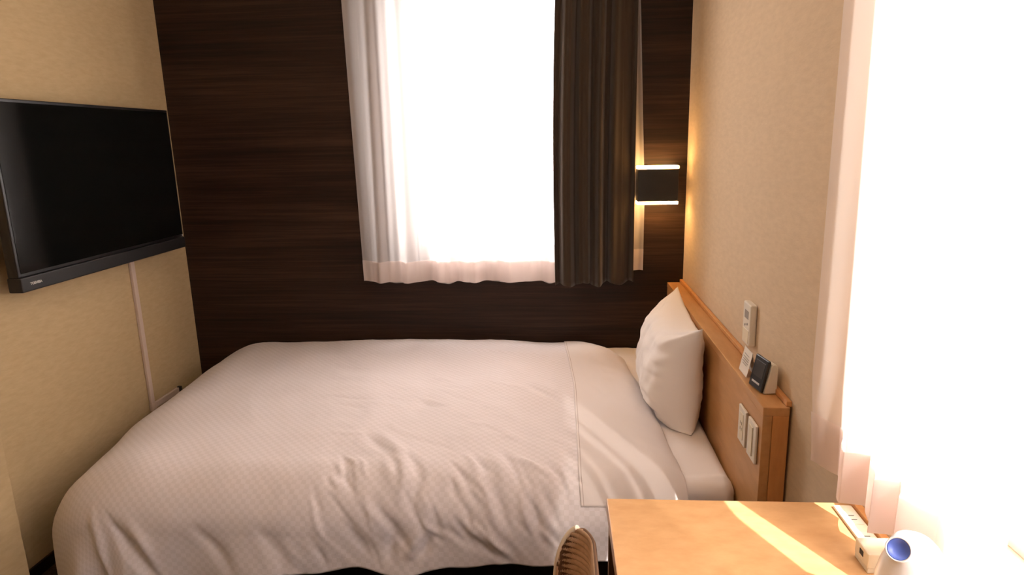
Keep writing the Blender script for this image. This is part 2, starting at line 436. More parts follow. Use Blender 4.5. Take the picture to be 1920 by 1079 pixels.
def plate(name, ya, yb, za, zb_, label, kind):
    t = thing(name, (HX, (ya + yb) / 2, za), label, 'switch' if kind == 'switch' else 'socket')
    one_box('face_plate', M['white_plastic'], (HX - .0075, HX - .0005, ya, yb, za, zb_), t, bev=.002)
    if kind == 'switch':
        one_box('rocker', M['ivory_plastic'], (HX - .0105, HX - .007, ya + .019, yb - .019, za + .012, zb_ - .012), t, bev=.0012)
    else:
        b_ = one_box('insert', M['ivory_plastic'], (HX - .009, HX - .007, ya + .018, yb - .018, za + .014, zb_ - .014), t, bev=.0008)
        for q in (.42, .58):
            for w in (-.006, .006):
                yc = (ya + yb) / 2 + w; zc = za + (zb_ - za) * (q if q > .5 else q)
                one_box('slot', M['slot'], (HX - .0094, HX - .0088, yc - .001, yc + .001, zc - .004, zc + .004), b_)
    return t
plate('wall_socket', 1.602, 1.667, ZC - .793, ZC - .694, 'white socket plate on the headboard, the farther of the two plates', 'socket')
plate('light_switch', 1.516, 1.582, ZC - .793, ZC - .692, 'white rocker switch plate on the headboard nearest its end', 'switch')

# air conditioner wall controller
ac = thing('wall_controller', (XR, 1.845, ZC - .585), 'slim white wall controller with a small grey screen above the headboard', 'controller')
ya, yb = 1.803, 1.873; za, zb_ = ZC - .583, ZC - .462
one_box('housing', M['white_plastic'], (XR - .020, XR - .0008, ya, yb, za, zb_), ac, bev=.004)
one_box('display', M['grey_plastic'], (XR - .0208, XR - .0195, ya + .016, yb - .018, zb_ - .045, zb_ - .022), ac, bev=.0004)
for k in range(3):
    one_box('button', M['grey_plastic'], (XR - .0208, XR - .0195, ya + .018 + .013 * k, ya + .026 + .013 * k, zb_ - .062 - .004 * k, zb_ - .056 - .004 * k), ac, bev=.0004)
one_box('flap', M['ivory_plastic'], (XR - .0212, XR - .0195, ya + .008, yb - .008, za + .008, za + .045), ac, bev=.0006)

# bedside clock, tilted back
ck = thing('alarm_clock', (.515, 1.615, HZ), 'small white clock with a black framed face on the headboard ledge', 'clock')
rotb = Matrix.Rotation(math.radians(12), 3, 'Y')
pv = (.503, 1.6, HZ)
rz = Matrix.Rotation(math.radians(10), 3, 'Z')
def ckbox(name, mat, d, bev):
    bm = bmesh.new(); box(bm, *d, bev=bev)
    if name != 'body':
        bmesh.ops.rotate(bm, verts=bm.verts, cent=Vector(pv), matrix=rotb)
    bmesh.ops.rotate(bm, verts=bm.verts, cent=Vector(pv), matrix=rz)
    bmesh.ops.translate(bm, verts=bm.verts, vec=(-.001, .0, .001))
    return bm_obj(name, bm, mat, ck)
# wedge shaped body
bm = bmesh.new()
q = [(.503, HZ + .001), (.537, HZ + .001), (.537, HZ + .070), (.530, HZ + .078), (.520, HZ + .078)]
f0 = [bm.verts.new((x, 1.571, z)) for x, z in q]; f1 = [bm.verts.new((x, 1.641, z)) for x, z in q]
bm.faces.new(f0); bm.faces.new(f1[::-1])
for i in range(len(q)):
    j = (i + 1) % len(q); bm.faces.new((f0[j], f0[i], f1[i], f1[j]))
bmesh.ops.recalc_face_normals(bm, faces=bm.faces)
bmesh.ops.bevel(bm, geom=list(bm.edges), offset=.003, segments=2, affect='EDGES', profile=.5)
bmesh.ops.rotate(bm, verts=bm.verts, cent=Vector(pv), matrix=rz); bmesh.ops.translate(bm, verts=bm.verts, vec=(.001, 0, .0))
bm_obj('body', bm, M['white_plastic'], ck)
fr = ckbox('face_frame', M['black_plastic'], (.496, .503, 1.572, 1.640, HZ + .0025, HZ + .086), .003)
sc = ckbox('display', M['lcd'], (.4952, .4965, 1.582, 1.630, HZ + .034, HZ + .074), .0003)
bt = ckbox('light_bar', M['silver'], (.4950, .4965, 1.588, 1.626, HZ + .016, HZ + .021), .0003)

# folded card
cd = thing('tent_card', (.505, 1.725, HZ), 'small white printed card standing on the ledge behind the clock', 'card')
bm = bmesh.new()
prof = [(.498, 0.001), (.512, .068), (.526, 0.001)]
for (xa, za_), (xb, zb2) in ((prof[0], prof[1]), (prof[1], prof[2])):
    vs = [bm.verts.new((xa, 1.690, HZ + za_)), bm.verts.new((xa, 1.762, HZ + za_)), bm.verts.new((xb, 1.762, HZ + zb2)), bm.verts.new((xb, 1.690, HZ + zb2))]
    bm.faces.new(vs)
c = bm_obj('folded_sheet', bm, M['paper'], cd); solid(c, .0008, 1)
for k, (wy, zz) in enumerate(((.040, .052), (.05, .044), (.046, .038), (.05, .032), (.036, .026))):
    bm = bmesh.new()
    x = .498 + .014 * zz / .068 - .0012
    box(bm, x - .0002, x + .0002, 1.726 - wy / 2, 1.726 + wy / 2, HZ + zz, HZ + zz + .0016)
    bm_obj('printed_line', bm, M['grey_plastic'], c)

# ------------------------------------------------------------------ wall lamp
sx0, sx1 = .333, .500
wl = thing('wall_lamp', (.42, YB, ZC - .19), 'black box wall lamp glowing at top and bottom beside the curtain', 'lamp')
ly0, ly1 = 2.795, 2.862
bm = bmesh.new()
zt_, zb2 = ZC - .128, ZC - .262
box(bm, sx0, sx1, ly0, ly0 + .003, zb2, zt_, .0008); box(bm, sx0, sx1, ly1 - .003, ly1, zb2, zt_, .0008)
box(bm, sx0, sx0 + .003, ly0 + .0031, ly1 - .0031, zb2, zt_, .0008); box(bm, sx1 - .003, sx1, ly0 + .0031, ly1 - .0031, zb2, zt_, .0008)
bm_obj('housing', bm, M['lamp_black'], wl)
one_box('mounting_plate', M['lamp_black'], (.400, .490, ly1 + .0002, YB - .0005, ZC - .235, ZC - .155), wl, bev=.002)
one_box('diffuser', M['lamp_glow'], (sx0 - .002, sx1 + .002, ly0 - .001, ly1 - .002, zt_ + .0003, zt_ + .013), wl, bev=.003)
one_box('diffuser', M['lamp_glow'], (sx0 - .002, sx1 + .002, ly0 - .001, ly1 - .002, zb2 - .013, zb2 - .0003), wl, bev=.003)

# ------------------------------------------------------------------ bed
bed = thing('bed', (-.5, 2.25, 0), 'low single bed frame with white sheeted mattress against the dark wall', 'bed')
one_box('base', M['bed_base'], (-1.28, .470, 1.70, 2.885, .10, .255), bed, bev=.01)
for lx in (-1.20, .40):
    for ly in (1.78, 2.80):
        bm = bmesh.new(); bmesh.ops.create_cone(bm, cap_ends=True, segments=20, radius1=.025, radius2=.03, depth=.1)
        bmesh.ops.translate(bm, verts=bm.verts, vec=(lx, ly, .0501)); bm_obj('leg', bm, M['bed_base'], bed)
# mattress with soft fitted sheet
def soft_box(x0, x1, y0, y1, z0, z1, r, n=5, cuts=40, wr=.002):
    bm = bmesh.new(); box(bm, x0, x1, y0, y1, z0, z1, r, n)
    return bm
bm = soft_box(-1.30, .478, 1.662, 2.890, .256, ZC - .943, .035, 6)
mt = bm_obj('mattress', bm, M['mattress'], bed, smooth=True)
# fitted sheet over the head end with gathered corner
NX, NYY = 110, 150
x0, xe, yb0 = .05, .480, 1.660
A = np.linspace(.15, .478 + .14, NX); B = np.linspace(1.50, 2.885, NYY)
AA, BB = np.meshgrid(A, B, indexing='ij')
R_ = .03
a0_, b0_ = .480 - R_, 1.662 + R_
dx = np.maximum(0, AA - a0_) / R_; dy = np.maximum(0, b0_ - BB) / R_; rr = np.hypot(dx, dy) + 1e-9
nx, ny = dx / rr, dy / rr; th = np.minimum(rr, np.pi / 2); ex = np.maximum(0, rr - np.pi / 2) * R_
X = np.where(AA > a0_, a0_ + nx * R_ * np.sin(th), AA); Y = np.where(BB < b0_, b0_ - ny * R_ * np.sin(th), BB)
Z = (ZC - .9375) - R_ * (1 - np.cos(th)) - ex
n_ = nzgrid(AA, BB, 9, 3.1) * .0035 + nzgrid(AA, BB, 24, 7.7, 10) * .0018
fold = .006 * np.exp(-((BB - (1.70 + .12 * np.maximum(0, AA - .36))) / .012) ** 2) * (AA > .3)
Z = Z + n_ * (ny < .5) + fold * .6
Y = Y - np.abs(n_) * (ny > .3) - .002
X = X + .001
sh = link('fitted_sheet', grid_mesh('fitted_sheet', np.stack([X, Y, Z], -1)), M['mattress'], bed, smooth=True)
solid(sh, .002, 1)

# duvet -------------------------------------------------------------
RYD, B0 = .15, 1.70
def A0f(B): return np.interp(B, [1.2, 1.6, 1.85, 2.05, 2.3, 2.9], [-1.21, -1.21, -1.24, -1.27, -1.285, -1.32])
def RXf(B): return np.interp(B, [1.2, 1.65, 2.1, 2.9], [.32, .32, .35, .36])
CREASE = [  # polylines in cloth metres: (points, half width, height)
 ([(-.144, 2.287), (-.054, 2.194), (.04, 2.10)], .015, -.012), ([(-.12, 2.32), (-.02, 2.235), (.045, 2.17)], .022, .007),
 ([(-.164, 1.746), (-.129, 1.664), (-.109, 1.60)], .014, -.020), ([(-.205, 1.76), (-.165, 1.66), (-.15, 1.59)], .016, .012),
 ([(-.448, 1.746), (-.388, 1.62), (-.398, 1.53)], .014, -.012), ([(-.49, 1.77), (-.43, 1.63), (-.43, 1.54)], .018, .012),
 ([(-.563, 1.873), (-.47, 1.75), (-.41, 1.69)], .020, .012), ([(-.60, 1.85), (-.50, 1.73)], .016, -.008),
 ([(-.518, 1.591), (-.46, 1.51), (-.408, 1.44)], .016, -.014), ([(-.348, 1.566), (-.319, 1.46)], .013, -.012),
 ([(-.239, 1.484), (-.144, 1.40)], .012, -.018), ([(-.26, 1.52), (-.17, 1.42), (-.13, 1.38)], .012, .010),
 ([(-.373, 1.498), (-.413, 1.40)], .016, .014), ([(-.345, 1.49), (-.375, 1.40)], .014, -.016), ([(-.45, 1.50), (-.46, 1.39)], .016, -.014),
 ([(-.289, 1.532), (-.214, 1.43)], .012, -.012), ([(-.184, 1.61), (-.124, 1.498)], .012, -.014), ([(-.21, 1.60), (-.15, 1.49)], .012, .009),
 ([(-.089, 1.61), (-.044, 1.50)], .011, -.012), ([(-.115, 1.61), (-.07, 1.50)], .011, .008), ([(-.034, 1.703), (.016, 1.60)], .012, -.013),
 ([(-.004, 1.703), (.041, 1.552)], .010, .009), ([(-.244, 1.727), (-.194, 1.639)], .012, -.012), ([(-.27, 1.74), (-.22, 1.64)], .012, .009),
 ([(-.254, 1.917), (-.164, 1.849)], .014, -.008), ([(-.30, 1.96), (-.10, 1.80)], .020, .006), ([(-.513, 2.126), (-.383, 2.063)], .018, -.006),
 ([(-1.28, 1.52), (-1.22, 1.45), (-1.16, 1.38), (-1.12, 1.31)], .020, -.026), ([(-1.20, 1.51), (-1.16, 1.44), (-1.12, 1.34)], .018, .014),
 ([(-1.34, 1.55), (-1.35, 1.42), (-1.33, 1.30)], .026, .014), ([(-1.02, 1.50), (-.96, 1.43), (-.90, 1.34)], .018, -.010),  ([(-.827, 1.50), (-.768, 1.42), (-.75, 1.33)], .020, -.009),
 ([(-.678, 1.66), (-.578, 1.62)], .018, -.006), ([(-.508, 1.712), (-.443, 1.576)], .016, .008), ([(-.593, 1.532), (-.508, 1.40)], .018, -.010),
 ([(-.284, 1.664), (-.214, 1.552)], .013, -.013), ([(-.069, 1.542), (-.014, 1.43)], .012, -.010), ([(.12, 2.72), (.195, 2.50)], .03, -.004),
 ([(-.518, 2.764), (-.35, 2.71), (-.199, 2.652), (0, 2.60)], .022, .007), ([(-.50, 2.72), (-.34, 2.67), (-.15, 2.60)], .020, -.005),
 ([(.10, 2.311), (.195, 2.024)], .02, .004), ([(.195, 1.698), (.22, 1.56)], .02, -.010), ([(.14, 1.72), (.15, 1.56)], .02, .006),
 ([(-.72, 2.30), (-.62, 2.05), (-.60, 1.9)], .05, .006), ([(-.52, 2.42), (-.46, 2.1), (-.50, 1.95)], .045, -.009),
 ([(-1.0, 2.5), (-.8, 2.35), (-.6, 2.3)], .05, .006), ([(-.35, 2.2), (-.2, 2.05), (-.05, 1.9)], .05, .007),
]
_r = random.Random(77)
for _ in range(46):      # fine pinched creases fanning down the front of the duvet
    a_ = _r.uniform(-.72, .03); b_ = _r.uniform(1.44, 1.73); ln = _r.uniform(.07, .16); an = math.radians(_r.uniform(-72, -35))
    h_ = _r.choice((-1, 1, -1)) * _r.uniform(.004, .009)
    c1 = (a_ + ln * math.cos(an) * .5 + _r.uniform(-.008, .008), b_ + ln * math.sin(an) * .5)
    CREASE.append(([(a_, b_), c1, (a_ + ln * math.cos(an), b_ + ln * math.sin(an))], _r.uniform(.006, .010), h_))
for _ in range(22):      # shallow pull lines across the top
    a_ = _r.uniform(-.9, -.05); b_ = _r.uniform(1.85, 2.6); ln = _r.uniform(.10, .28); an = math.radians(_r.uniform(-40, -12))
    c1 = (a_ + ln * math.cos(an) * .5, b_ + ln * math.sin(an) * .5 + _r.uniform(-.012, .012))
    CREASE.append(([(a_, b_), c1, (a_ + ln * math.cos(an), b_ + ln * math.sin(an))], _r.uniform(.008, .014), _r.choice((-1, 1)) * _r.uniform(.0015, .0032)))
def seg_dist(A, B, p, q):
    px, py = p; qx, qy = q
    vx, vy = qx - px, qy - py; l2 = vx * vx + vy * vy
    t = np.clip(((A - px) * vx + (B - py) * vy) / l2, 0, 1)
    return np.hypot(A - (px + t * vx), B - (py + t * vy)), t
def right_edge(B):
    return np.interp(B, [1.3, 1.6, 2.0, 2.4, 2.66, 2.78, 2.9], [.345, .345, .328, .298, .27, .22, .10])
def ridged(v): return 1 - np.abs(v) * 2
def duvet_disp(A, B):
    # warp the domain so creases are not ruler straight
    wa = A + .012 * nzgrid(A, B, 9, 1.3); wb = B + .012 * nzgrid(A, B, 9, 5.9)
    h = np.zeros(A.shape)
    for pts_, w, hh in CREASE:
        n = len(pts_) - 1
        best = np.full(A.shape, 1e9); tt = np.zeros(A.shape)
        for i in range(n):
            d, t = seg_dist(wa, wb, pts_[i], pts_[i + 1])
            m_ = d < best; best = np.where(m_, d, best); tt = np.where(m_, (i + t) / n, tt)
        env = .08 + .92 * np.sin(np.pi * np.clip(tt, 0, 1)) ** 1.1
        h += .72 * hh * env * np.exp(-(best / (w * (.6 + .4 * env))) ** 2)
    # puff and soft undulation
    h += .012 * nzgrid(A, B, 2.6, 11.0) + .007 * nzgrid(A, B, 6, 21.0)
    # crinkle: ridges running down and to the right, stronger on the front drape right of centre
    side = np.clip((1.80 - B) / .22, 0, 1); mid = np.clip((A + 1.05) / .4, 0, 1) * np.clip((.16 - A) / .12, 0, 1)
    u = (A * .86 + B * .50); v = (-A * .50 + B * .86)
    r1 = ridged(nzgrid(u, v, 11, 33.0, 3.2)); r2 = ridged(nzgrid(u, v, 24, 44.0, 7))
    h += (.0026 * r1 ** 2 * np.sign(r1) + .0011 * r2) * (.10 + .9 * side) * (.25 + .75 * mid)
    top = 1 - side
    r3 = ridged(nzgrid(u, v, 7, 55.0, 2.0)); r4 = ridged(nzgrid(A, B, 16, 66.0, 12))
    h += top * (.0028 * r3 + .0010 * r4) * np.clip((A + 1.5) / .6, .3, 1)
    # quilting stitch puckers along the seam lines
    return h
def duvet_base(A, B):
    A0 = A0f(B); RXD = RXf(B)
    dx = np.maximum(0, A0 - A) / RXD; dy = np.maximum(0, B0 - B) / RYD
    r = np.hypot(dx, dy) + 1e-9; nx, ny = dx / r, dy / r
    th = np.minimum(r, np.pi / 2); Rz = nx ** 2 * .27 + ny ** 2 * .15
    ex = np.maximum(0, r - np.pi / 2) * np.hypot(nx * RXD, ny * RYD)
    fl = .10 * ex
    # soft flutes in the hanging front edge
    fl = fl + .016 * np.sin(A * 15 + 1.2) * np.clip(ex / .15, 0, 1) * ny + .020 * np.sin(np.arctan2(ny, nx + 1e-6) * 7) * np.clip(ex / .1, 0, 1) * nx * ny * 2
    X = A.copy(); Y = B.copy()
    X = np.where(A < A0, A0 - nx * (RXD * np.sin(th)), A)
    Y = np.where(B < B0, B0 - ny * (RYD * np.sin(th) + fl), B)
    Z = (ZC - .895) - Rz * (1 - np.cos(th)) - ex * .96
    # gentle crown across the top
    Z = Z + .012 * np.exp(-((A + .7) / .7) ** 2) * np.clip((B - 1.55) / .3, 0, 1)
    # roll down at the head side edge
    e = right_edge(B) - A
    q = np.clip(1 - e / .10, 0, 1)
    Z = Z - .040 * (1 - np.sqrt(np.clip(1 - q ** 2, 0, 1))) * np.clip((B - 1.60) / .1, 0, 1)
    Y = Y + .035 * q ** 2 * np.clip((1.72 - B) / .1, 0, 1)
    # back edge tucks down at the wall
    qb = np.clip((B - 2.80) / .085, 0, 1)
    Z = Z - .03 * qb ** 2.5
    Y = np.minimum(Y, YB - .008)
    X = np.maximum(X, XL + .012)
    return X, Y, Z
def duvet_pts(A, B, off=0.0, disp=True):
    X, Y, Z = duvet_base(A, B)
    Pt = np.stack([X, Y, Z], -1)
    e = 1e-3
    Xa, Ya, Za = duvet_base(A + e, B); Xb, Yb, Zb = duvet_base(A, B + e)
    n = np.cross(np.stack([Xa, Ya, Za], -1) - Pt, np.stack([Xb, Yb, Zb], -1) - Pt)
    ln = np.linalg.norm(n, axis=-1, keepdims=True); n = n / np.maximum(ln, 1e-12)
    n = np.where(n[..., 2:3] < -.2, -n, n)
    h = duvet_disp(A, B) if disp else 0
    # fade displacement at the wall so the cloth does not enter it
    fade = np.clip((YB - .01 - Y) / .06, 0, 1) * np.clip((X - XL - .012) / .05, 0, 1)
    Pt = Pt + n * (h * fade + off)[..., None]
    Pt[..., 1] = np.minimum(Pt[..., 1], YB - .006); Pt[..., 0] = np.maximum(Pt[..., 0], XL + .010)
    return Pt
def hem_b(A):   # cloth coordinate of the front hem
    return np.interp(A, [-1.95, -1.4, -1.1, -.8, -.55, -.45, -.40, -.3, .1, .35], [1.22, 1.27, 1.31, 1.345, 1.372, 1.362, 1.36, 1.385, 1.412, 1.42]) + .004 * np.sin(A * 31)
NU, NV = 400, 300
tu = np.linspace(0, 1, NU); tv_ = np.linspace(0, 1, NV)
A_l = -1.90
Bg = np.zeros((NU, NV)); Ag = np.zeros((NU, NV))
for j in range(NV):
    Bg[:, j] = tv_[j]
U, V = np.meshgrid(tu, tv_, indexing='ij')
Ag = A_l + U * (.30 - A_l)
Bt = hem_b(Ag) + V * (2.885 - hem_b(Ag))
Ag = A_l + U * (right_edge(Bt) - A_l)
Bt = hem_b(Ag) + V * (2.885 - hem_b(Ag))
PD = duvet_pts(Ag, Bt)
dv = link('duvet', grid_mesh('duvet', PD, np.stack([Ag, Bt], -1)), M['duvet'], smooth=True, origin=(-.5, 2.2, ZC - .94))
tag(dv, 'puffy white duvet with a fine check weave draped over the bed', 'duvet')
md = solid(dv, .012, -1)
# plain turned band over the head end of the duvet
NU2, NV2 = 90, 200
bB0 = 1.560
U, V = np.meshgrid(np.linspace(0, 1, NU2), np.linspace(0, 1, NV2), indexing='ij')
Bb = bB0 + V * (2.868 - bB0)
lft = np.interp(Bb, [1.5, 1.65, 2.3, 2.88], [.060, .052, .054, .022])
Ab = lft + U * (right_edge(Bb) - .0015 - lft)
PBd = duvet_pts(Ab, Bb, off=.0035)
bd = link('plain_band', grid_mesh('plain_band', PBd, np.stack([Ab, Bb], -1)), M['band'], dv, smooth=True)
solid(bd, .0025, -1)
bd['label'] = 'plain unpatterned white band across the head end'
# thin darker stitched line beside the band edge
bb = np.linspace(bB0, 2.865, 220)
l2 = np.interp(bb, [1.5, 1.65, 2.3, 2.88], [.060, .052, .054, .022])
AA2 = np.stack([l2 + .0065, l2 + .0080], 0); BB2 = np.stack([bb, bb], 0)
st = link('seam', grid_mesh('seam', duvet_pts(AA2, BB2, off=.0042)), principled('seam_dark_line', (.42, .33, .29), .9)[0], bd, smooth=True)

# pillow --------------------------------------------------------------
def pillow_mesh(hw, hh, th, n=90):
    G = []
    sides = []
    for sgn in (1, -1):
        g = np.zeros((n, n, 3))
        for i in range(n):
            for j in range(n):
                u = -1 + 2 * i / (n - 1); v = -1 + 2 * j / (n - 1)
                # pinch: edges bow inwards between the corners
                uu = u * (1 - .12 * (1 - v * v) * abs(u) ** 3); vv = v * (1 - (.26 if v > 0 else .15) * (1 - u * u) * abs(v) ** 3)
                t = max(0, (1 - abs(u) ** (4.0 if v > .2 else (4.0 + max(0, (.2 - v) * (v + 1)) * 7)))) ** .55 * max(0, (1 - abs(v) ** 3.0)) ** .55
                if sgn < 0: t *= .26
                w = 0.0
                # pull lines running out of the two upper corners
                for su in (-1, 1):
                    qu, qv = (su - u) * su, 1 - v
                    dd = math.hypot(qu, qv * 1.2)
                    for aa, hh_ in ((.55, -.012), (.95, .008), (1.25, -.007)):
                        w += hh_ * math.exp(-((math.atan2(qv, qu + 1e-6) - aa) / .13) ** 2) * math.exp(-((dd - .35) / .30) ** 2)
                ear = 1 + .07 * abs(u * v) ** 5
                x = uu * hw * ear; y = vv * hh * ear
                c = abs(u * v)
                w += .010 * nz(u * 3.2 + 5 * sgn, v * 3.2, 2) * t ** .3
                # creases running in from the corners
                ang = math.atan2(abs(v), abs(u)); rad = math.hypot(u, v)
                w += .0090 * math.sin(ang * 18 + nz(u * 2, v * 2, 7) * 3) * max(0, rad - .55) * (1 - max(abs(u), abs(v)) ** 8)
                w += .004 * nz(u * 9, v * 6, 4 + sgn) * t ** .4
                g[i, j] = (x, y, sgn * (th * t + w * min(1, t * 3)))
        sides.append(g)
    return sides
sides = pillow_mesh(.288, .184, .152)
bm = bmesh.new()
for s_i, g in enumerate(sides):
    n = g.shape[0]
    vs = [[bm.verts.new(g[i, j]) for j in range(n)] for i in range(n)]
    for i in range(n - 1):
        for j in range(n - 1):
            q = (vs[i][j], vs[i + 1][j], vs[i + 1][j + 1], vs[i][j + 1])
            bm.faces.new(q if s_i == 0 else q[::-1])
bmesh.ops.remove_doubles(bm, verts=bm.verts, dist=.0004)
# local x -> world y (length), local y -> world z (height), local z -> world -x (thickness)
lean = math.radians(3); yaw = math.radians(-3)
m3 = Matrix(((0, 0, -1), (1, 0, 0), (0, 1, 0)))      # columns map local axes
rot = Matrix.Rotation(yaw, 3, 'Z') @ Matrix.Rotation(lean, 3, 'Y') @ m3
PC = Vector((.446, 2.272, ZC - .772))
for v in bm.verts:
    c = v.co.copy()
    # sag: the lower half is fuller than the upper
    c.z *= 1 + .16 * (-c.y / .2)
    v.co = rot @ c + PC
for v in bm.verts:      # pressed flat against headboard and mattress
    if v.co.x > HX - .003: v.co.x = HX - .003 - (v.co.x - HX + .003) * .02
    zf = ZC - .9315
    lim = .322 - max(0, v.co.z - (ZC - .885)) * 1.6
    if v.co.x < lim: v.co.x = lim - (lim - v.co.x) * .06
    if v.co.z < zf: v.co.z = zf - (zf - v.co.z) * .03
bmesh.ops.recalc_face_normals(bm, faces=bm.faces)
pw = bm_obj('pillow', bm, M['pillow'], smooth=True, origin=(.4, 2.3, ZC - .935))
tag(pw, 'plump white pillow standing on its long edge against the headboard', 'pillow')

# ------------------------------------------------------------------ desk
DZ = ZC - .675; DX = .0897; DY = 1.147
dk = thing('desk', (.32, .6, 0), 'light maple writing desk beneath the right hand window', 'desk')
one_box('desktop', M['maple_desk'], (DX, XR - .001, -.08, DY, DZ - .028, DZ), dk, bev=.0015)
one_box('side_panel', M['beech_dark'], (DX + .004, XR - .002, DY - .024, DY - .003, .001, DZ - .0285), dk, bev=.001)
one_box('side_panel', M['beech_dark'], (DX + .004, XR - .002, -.077, -.056, .001, DZ - .0285), dk, bev=.001)
one_box('back_panel', M['beech_dark'], (XR - .03, XR - .012, -.055, DY - .0245, .30, DZ - .0285), dk, bev=.001)
one_box('rear_lip', M['maple_edge'], (.5385, XR - .001, -.079, DY - .001, DZ + .0005, DZ + .012), dk, bev=.0015)

# outlet panel on the desk
ps = thing('outlet_strip', (.52, 1.05, DZ), 'long ivory outlet panel with two sockets set on the back of the desk', 'socket')
ox0, ox1 = .5035, .5360
one_box('cover', M['ivory_plastic'], (ox0, ox1, .86, 1.128, DZ + .0003, DZ + .006), ps, bev=.0012)
for yc in (1.085, 1.022, .900):
    ins = one_box('socket_insert', M['white_plastic'], (ox0 + .006, ox1 - .004, yc - .020, yc + .020, DZ + .0056, DZ + .0072), ps, bev=.0005)
    for w in (-.0065, .0065):
        one_box('slot', M['slot'], (ox0 + .012, ox1 - .011, yc + w - .0008, yc + w + .0008, DZ + .0070, DZ + .0076), ins)
# adapter box
ab = thing('adapter_box', (.50, .96, DZ), 'small white adapter box plugged on the outlet panel next to the kettle', 'adapter')
bx0, bx1, by0, by1 = .4800, .5350, .938, .985
one_box('body', M['ivory_plastic'], (bx0, bx1, by0, by1, DZ + .0078, DZ + .034), ab, bev=.0025)
one_box('foot', M['ivory_plastic'], (bx0 + .001, ox0 - .0005, by0 + .001, by1 - .001, DZ + .0003, DZ + .0082), ab, bev=.0008)
one_box('port', M['slot'], (bx0 - .0006, bx0 + .001, .955, .967, DZ + .018, DZ + .027), ab)

# ------------------------------------------------------------------ kettle
kx, ky = .460, .765
kt = thing('electric_kettle', (kx, ky, DZ), 'white rounded electric kettle with a round blue button at its top', 'kettle')
prof = [(0, .0), (.054, .0), (.0575, .004), (.059, .02), (.058, .05), (.055, .085), (.0485, .115), (.040, .138), (.032, .155), (.027, .166), (.021, .1735), (.011, .1785), (0, .180)]
bm = bmesh.new(); SEG = 72
rings = []
# refine profile
pr = []
for (r0, h0), (r1, h1) in zip(prof, prof[1:]):
    for k in range(4): pr.append((r0 + (r1 - r0) * k / 4, h0 + (h1 - h0) * k / 4))
pr.append(prof[-1])
tipdir = Vector((-.55, -.1, 0))
for r, h in pr:
    t = max(0, (h - .09) / .10)
    sh_ = Vector((-.018, .002, 0)) * t      # the crown leans towards the spout
    rings.append([bm.verts.new((kx + r * math.cos(a) + sh_.x, ky + r * math.sin(a) + sh_.y, DZ + .0004 + h)) for a in [2 * math.pi * i / SEG for i in range(SEG)]])
for a, b_ in zip(rings, rings[1:]):
    for i in range(SEG):
        j = (i + 1) % SEG
        try: bm.faces.new((a[i], a[j], b_[j], b_[i]))
        except ValueError: pass
bmesh.ops.remove_doubles(bm, verts=bm.verts, dist=.0002)
bmesh.ops.recalc_face_normals(bm, faces=bm.faces)
kb = bm_obj('body', bm, M['kettle_white'], kt, smooth=True)
# round blue button: ring, dish and raised half moon, tilted towards the room
bc = Vector((.4195, .751, DZ + .170)); bn = Vector((-.62, -.62, .50)).normalized()
q = bn.to_track_quat('Z', 'Y').to_matrix().to_4x4()
def disc(name, prof_, mat, parent, seg=40, half=None):
    bm = bmesh.new(); rs = []
    for r, h in prof_:
        rs.append([bm.verts.new((r * math.cos(2 * math.pi * i / seg), r * math.sin(2 * math.pi * i / seg), h)) for i in range(seg)])
    for a, b_ in zip(rs, rs[1:]):
        for i in range(seg): bm.faces.new((a[i], a[(i + 1) % seg], b_[(i + 1) % seg], b_[i]))
    bmesh.ops.remove_doubles(bm, verts=bm.verts, dist=.0001); bmesh.ops.recalc_face_normals(bm, faces=bm.faces)
    bm.transform(Matrix.Translation(bc) @ q)
    return bm_obj(name, bm, mat, parent, smooth=True)
disc('button_ring', [(.0135, -.010), (.0150, -.003), (.0152, .0030), (.0142, .0042), (.0132, .0034), (.0128, .0005)], M['kettle_white'], kt)
bb_ = disc('blue_button', [(0, -.0028), (.005, -.0022), (.0090, .0000), (.0118, .0026), (.0128, .0028), (.0128, -.004)], M['blue_plastic'], kt)
for k, w in enumerate((-.012, .006)):
    bm = bmesh.new(); bmesh.ops.create_uvsphere(bm, u_segments=10, v_segments=6, radius=.0028)
    a = math.radians(-68 + 0 * k); d = Vector((math.cos(a), math.sin(a), 0)); tdir = Vector((-d.y, d.x, 0))
    bmesh.ops.scale(bm, vec=(1, 1, .6), verts=bm.verts)
    bmesh.ops.translate(bm, verts=bm.verts, vec=Vector((kx, ky, DZ + .120)) + d * .0475 + tdir * (w + .012))
    bm_obj('indicator_mark', bm, M['grey_plastic'], kt, smooth=True)
# handle on the far side
bm = bmesh.new()
hp = [(.038, .135), (.075, .140), (.088, .115), (.088, .06), (.080, .03), (.054, .028)]
hd = Vector((.30, -.954, 0)).normalized(); side_ = Vector((-hd.y, hd.x, 0))
prev = None; rr_ = []
for r, h in hp:
    c = Vector((kx, ky, DZ + h)) + hd * r
    i = hp.index((r, h)); p_ = hp[max(0, i - 1)]; n__ = hp[min(len(hp) - 1, i + 1)]
    tg = (hd * (n__[0] - p_[0]) + Vector((0, 0, n__[1] - p_[1]))).normalized(); up = tg.cross(side_).normalized()
    rr_.append([bm.verts.new(c + side_ * .011 * math.cos(t) + up * .006 * math.sin(t)) for t in [2 * math.pi * k / 16 for k in range(16)]])
for a, b_ in zip(rr_, rr_[1:]):
    for i in range(16): bm.faces.new((a[i], a[(i + 1) % 16], b_[(i + 1) % 16], b_[i]))
bm.faces.new(rr_[0]); bm.faces.new(rr_[-1][::-1]); bmesh.ops.recalc_face_normals(bm, faces=bm.faces)
ho = bm_obj('handle', bm, M['kettle_white'], kt, smooth=True)
ho.modifiers.new('s', 'SUBSURF').levels = 2; ho.modifiers['s'].render_levels = 2

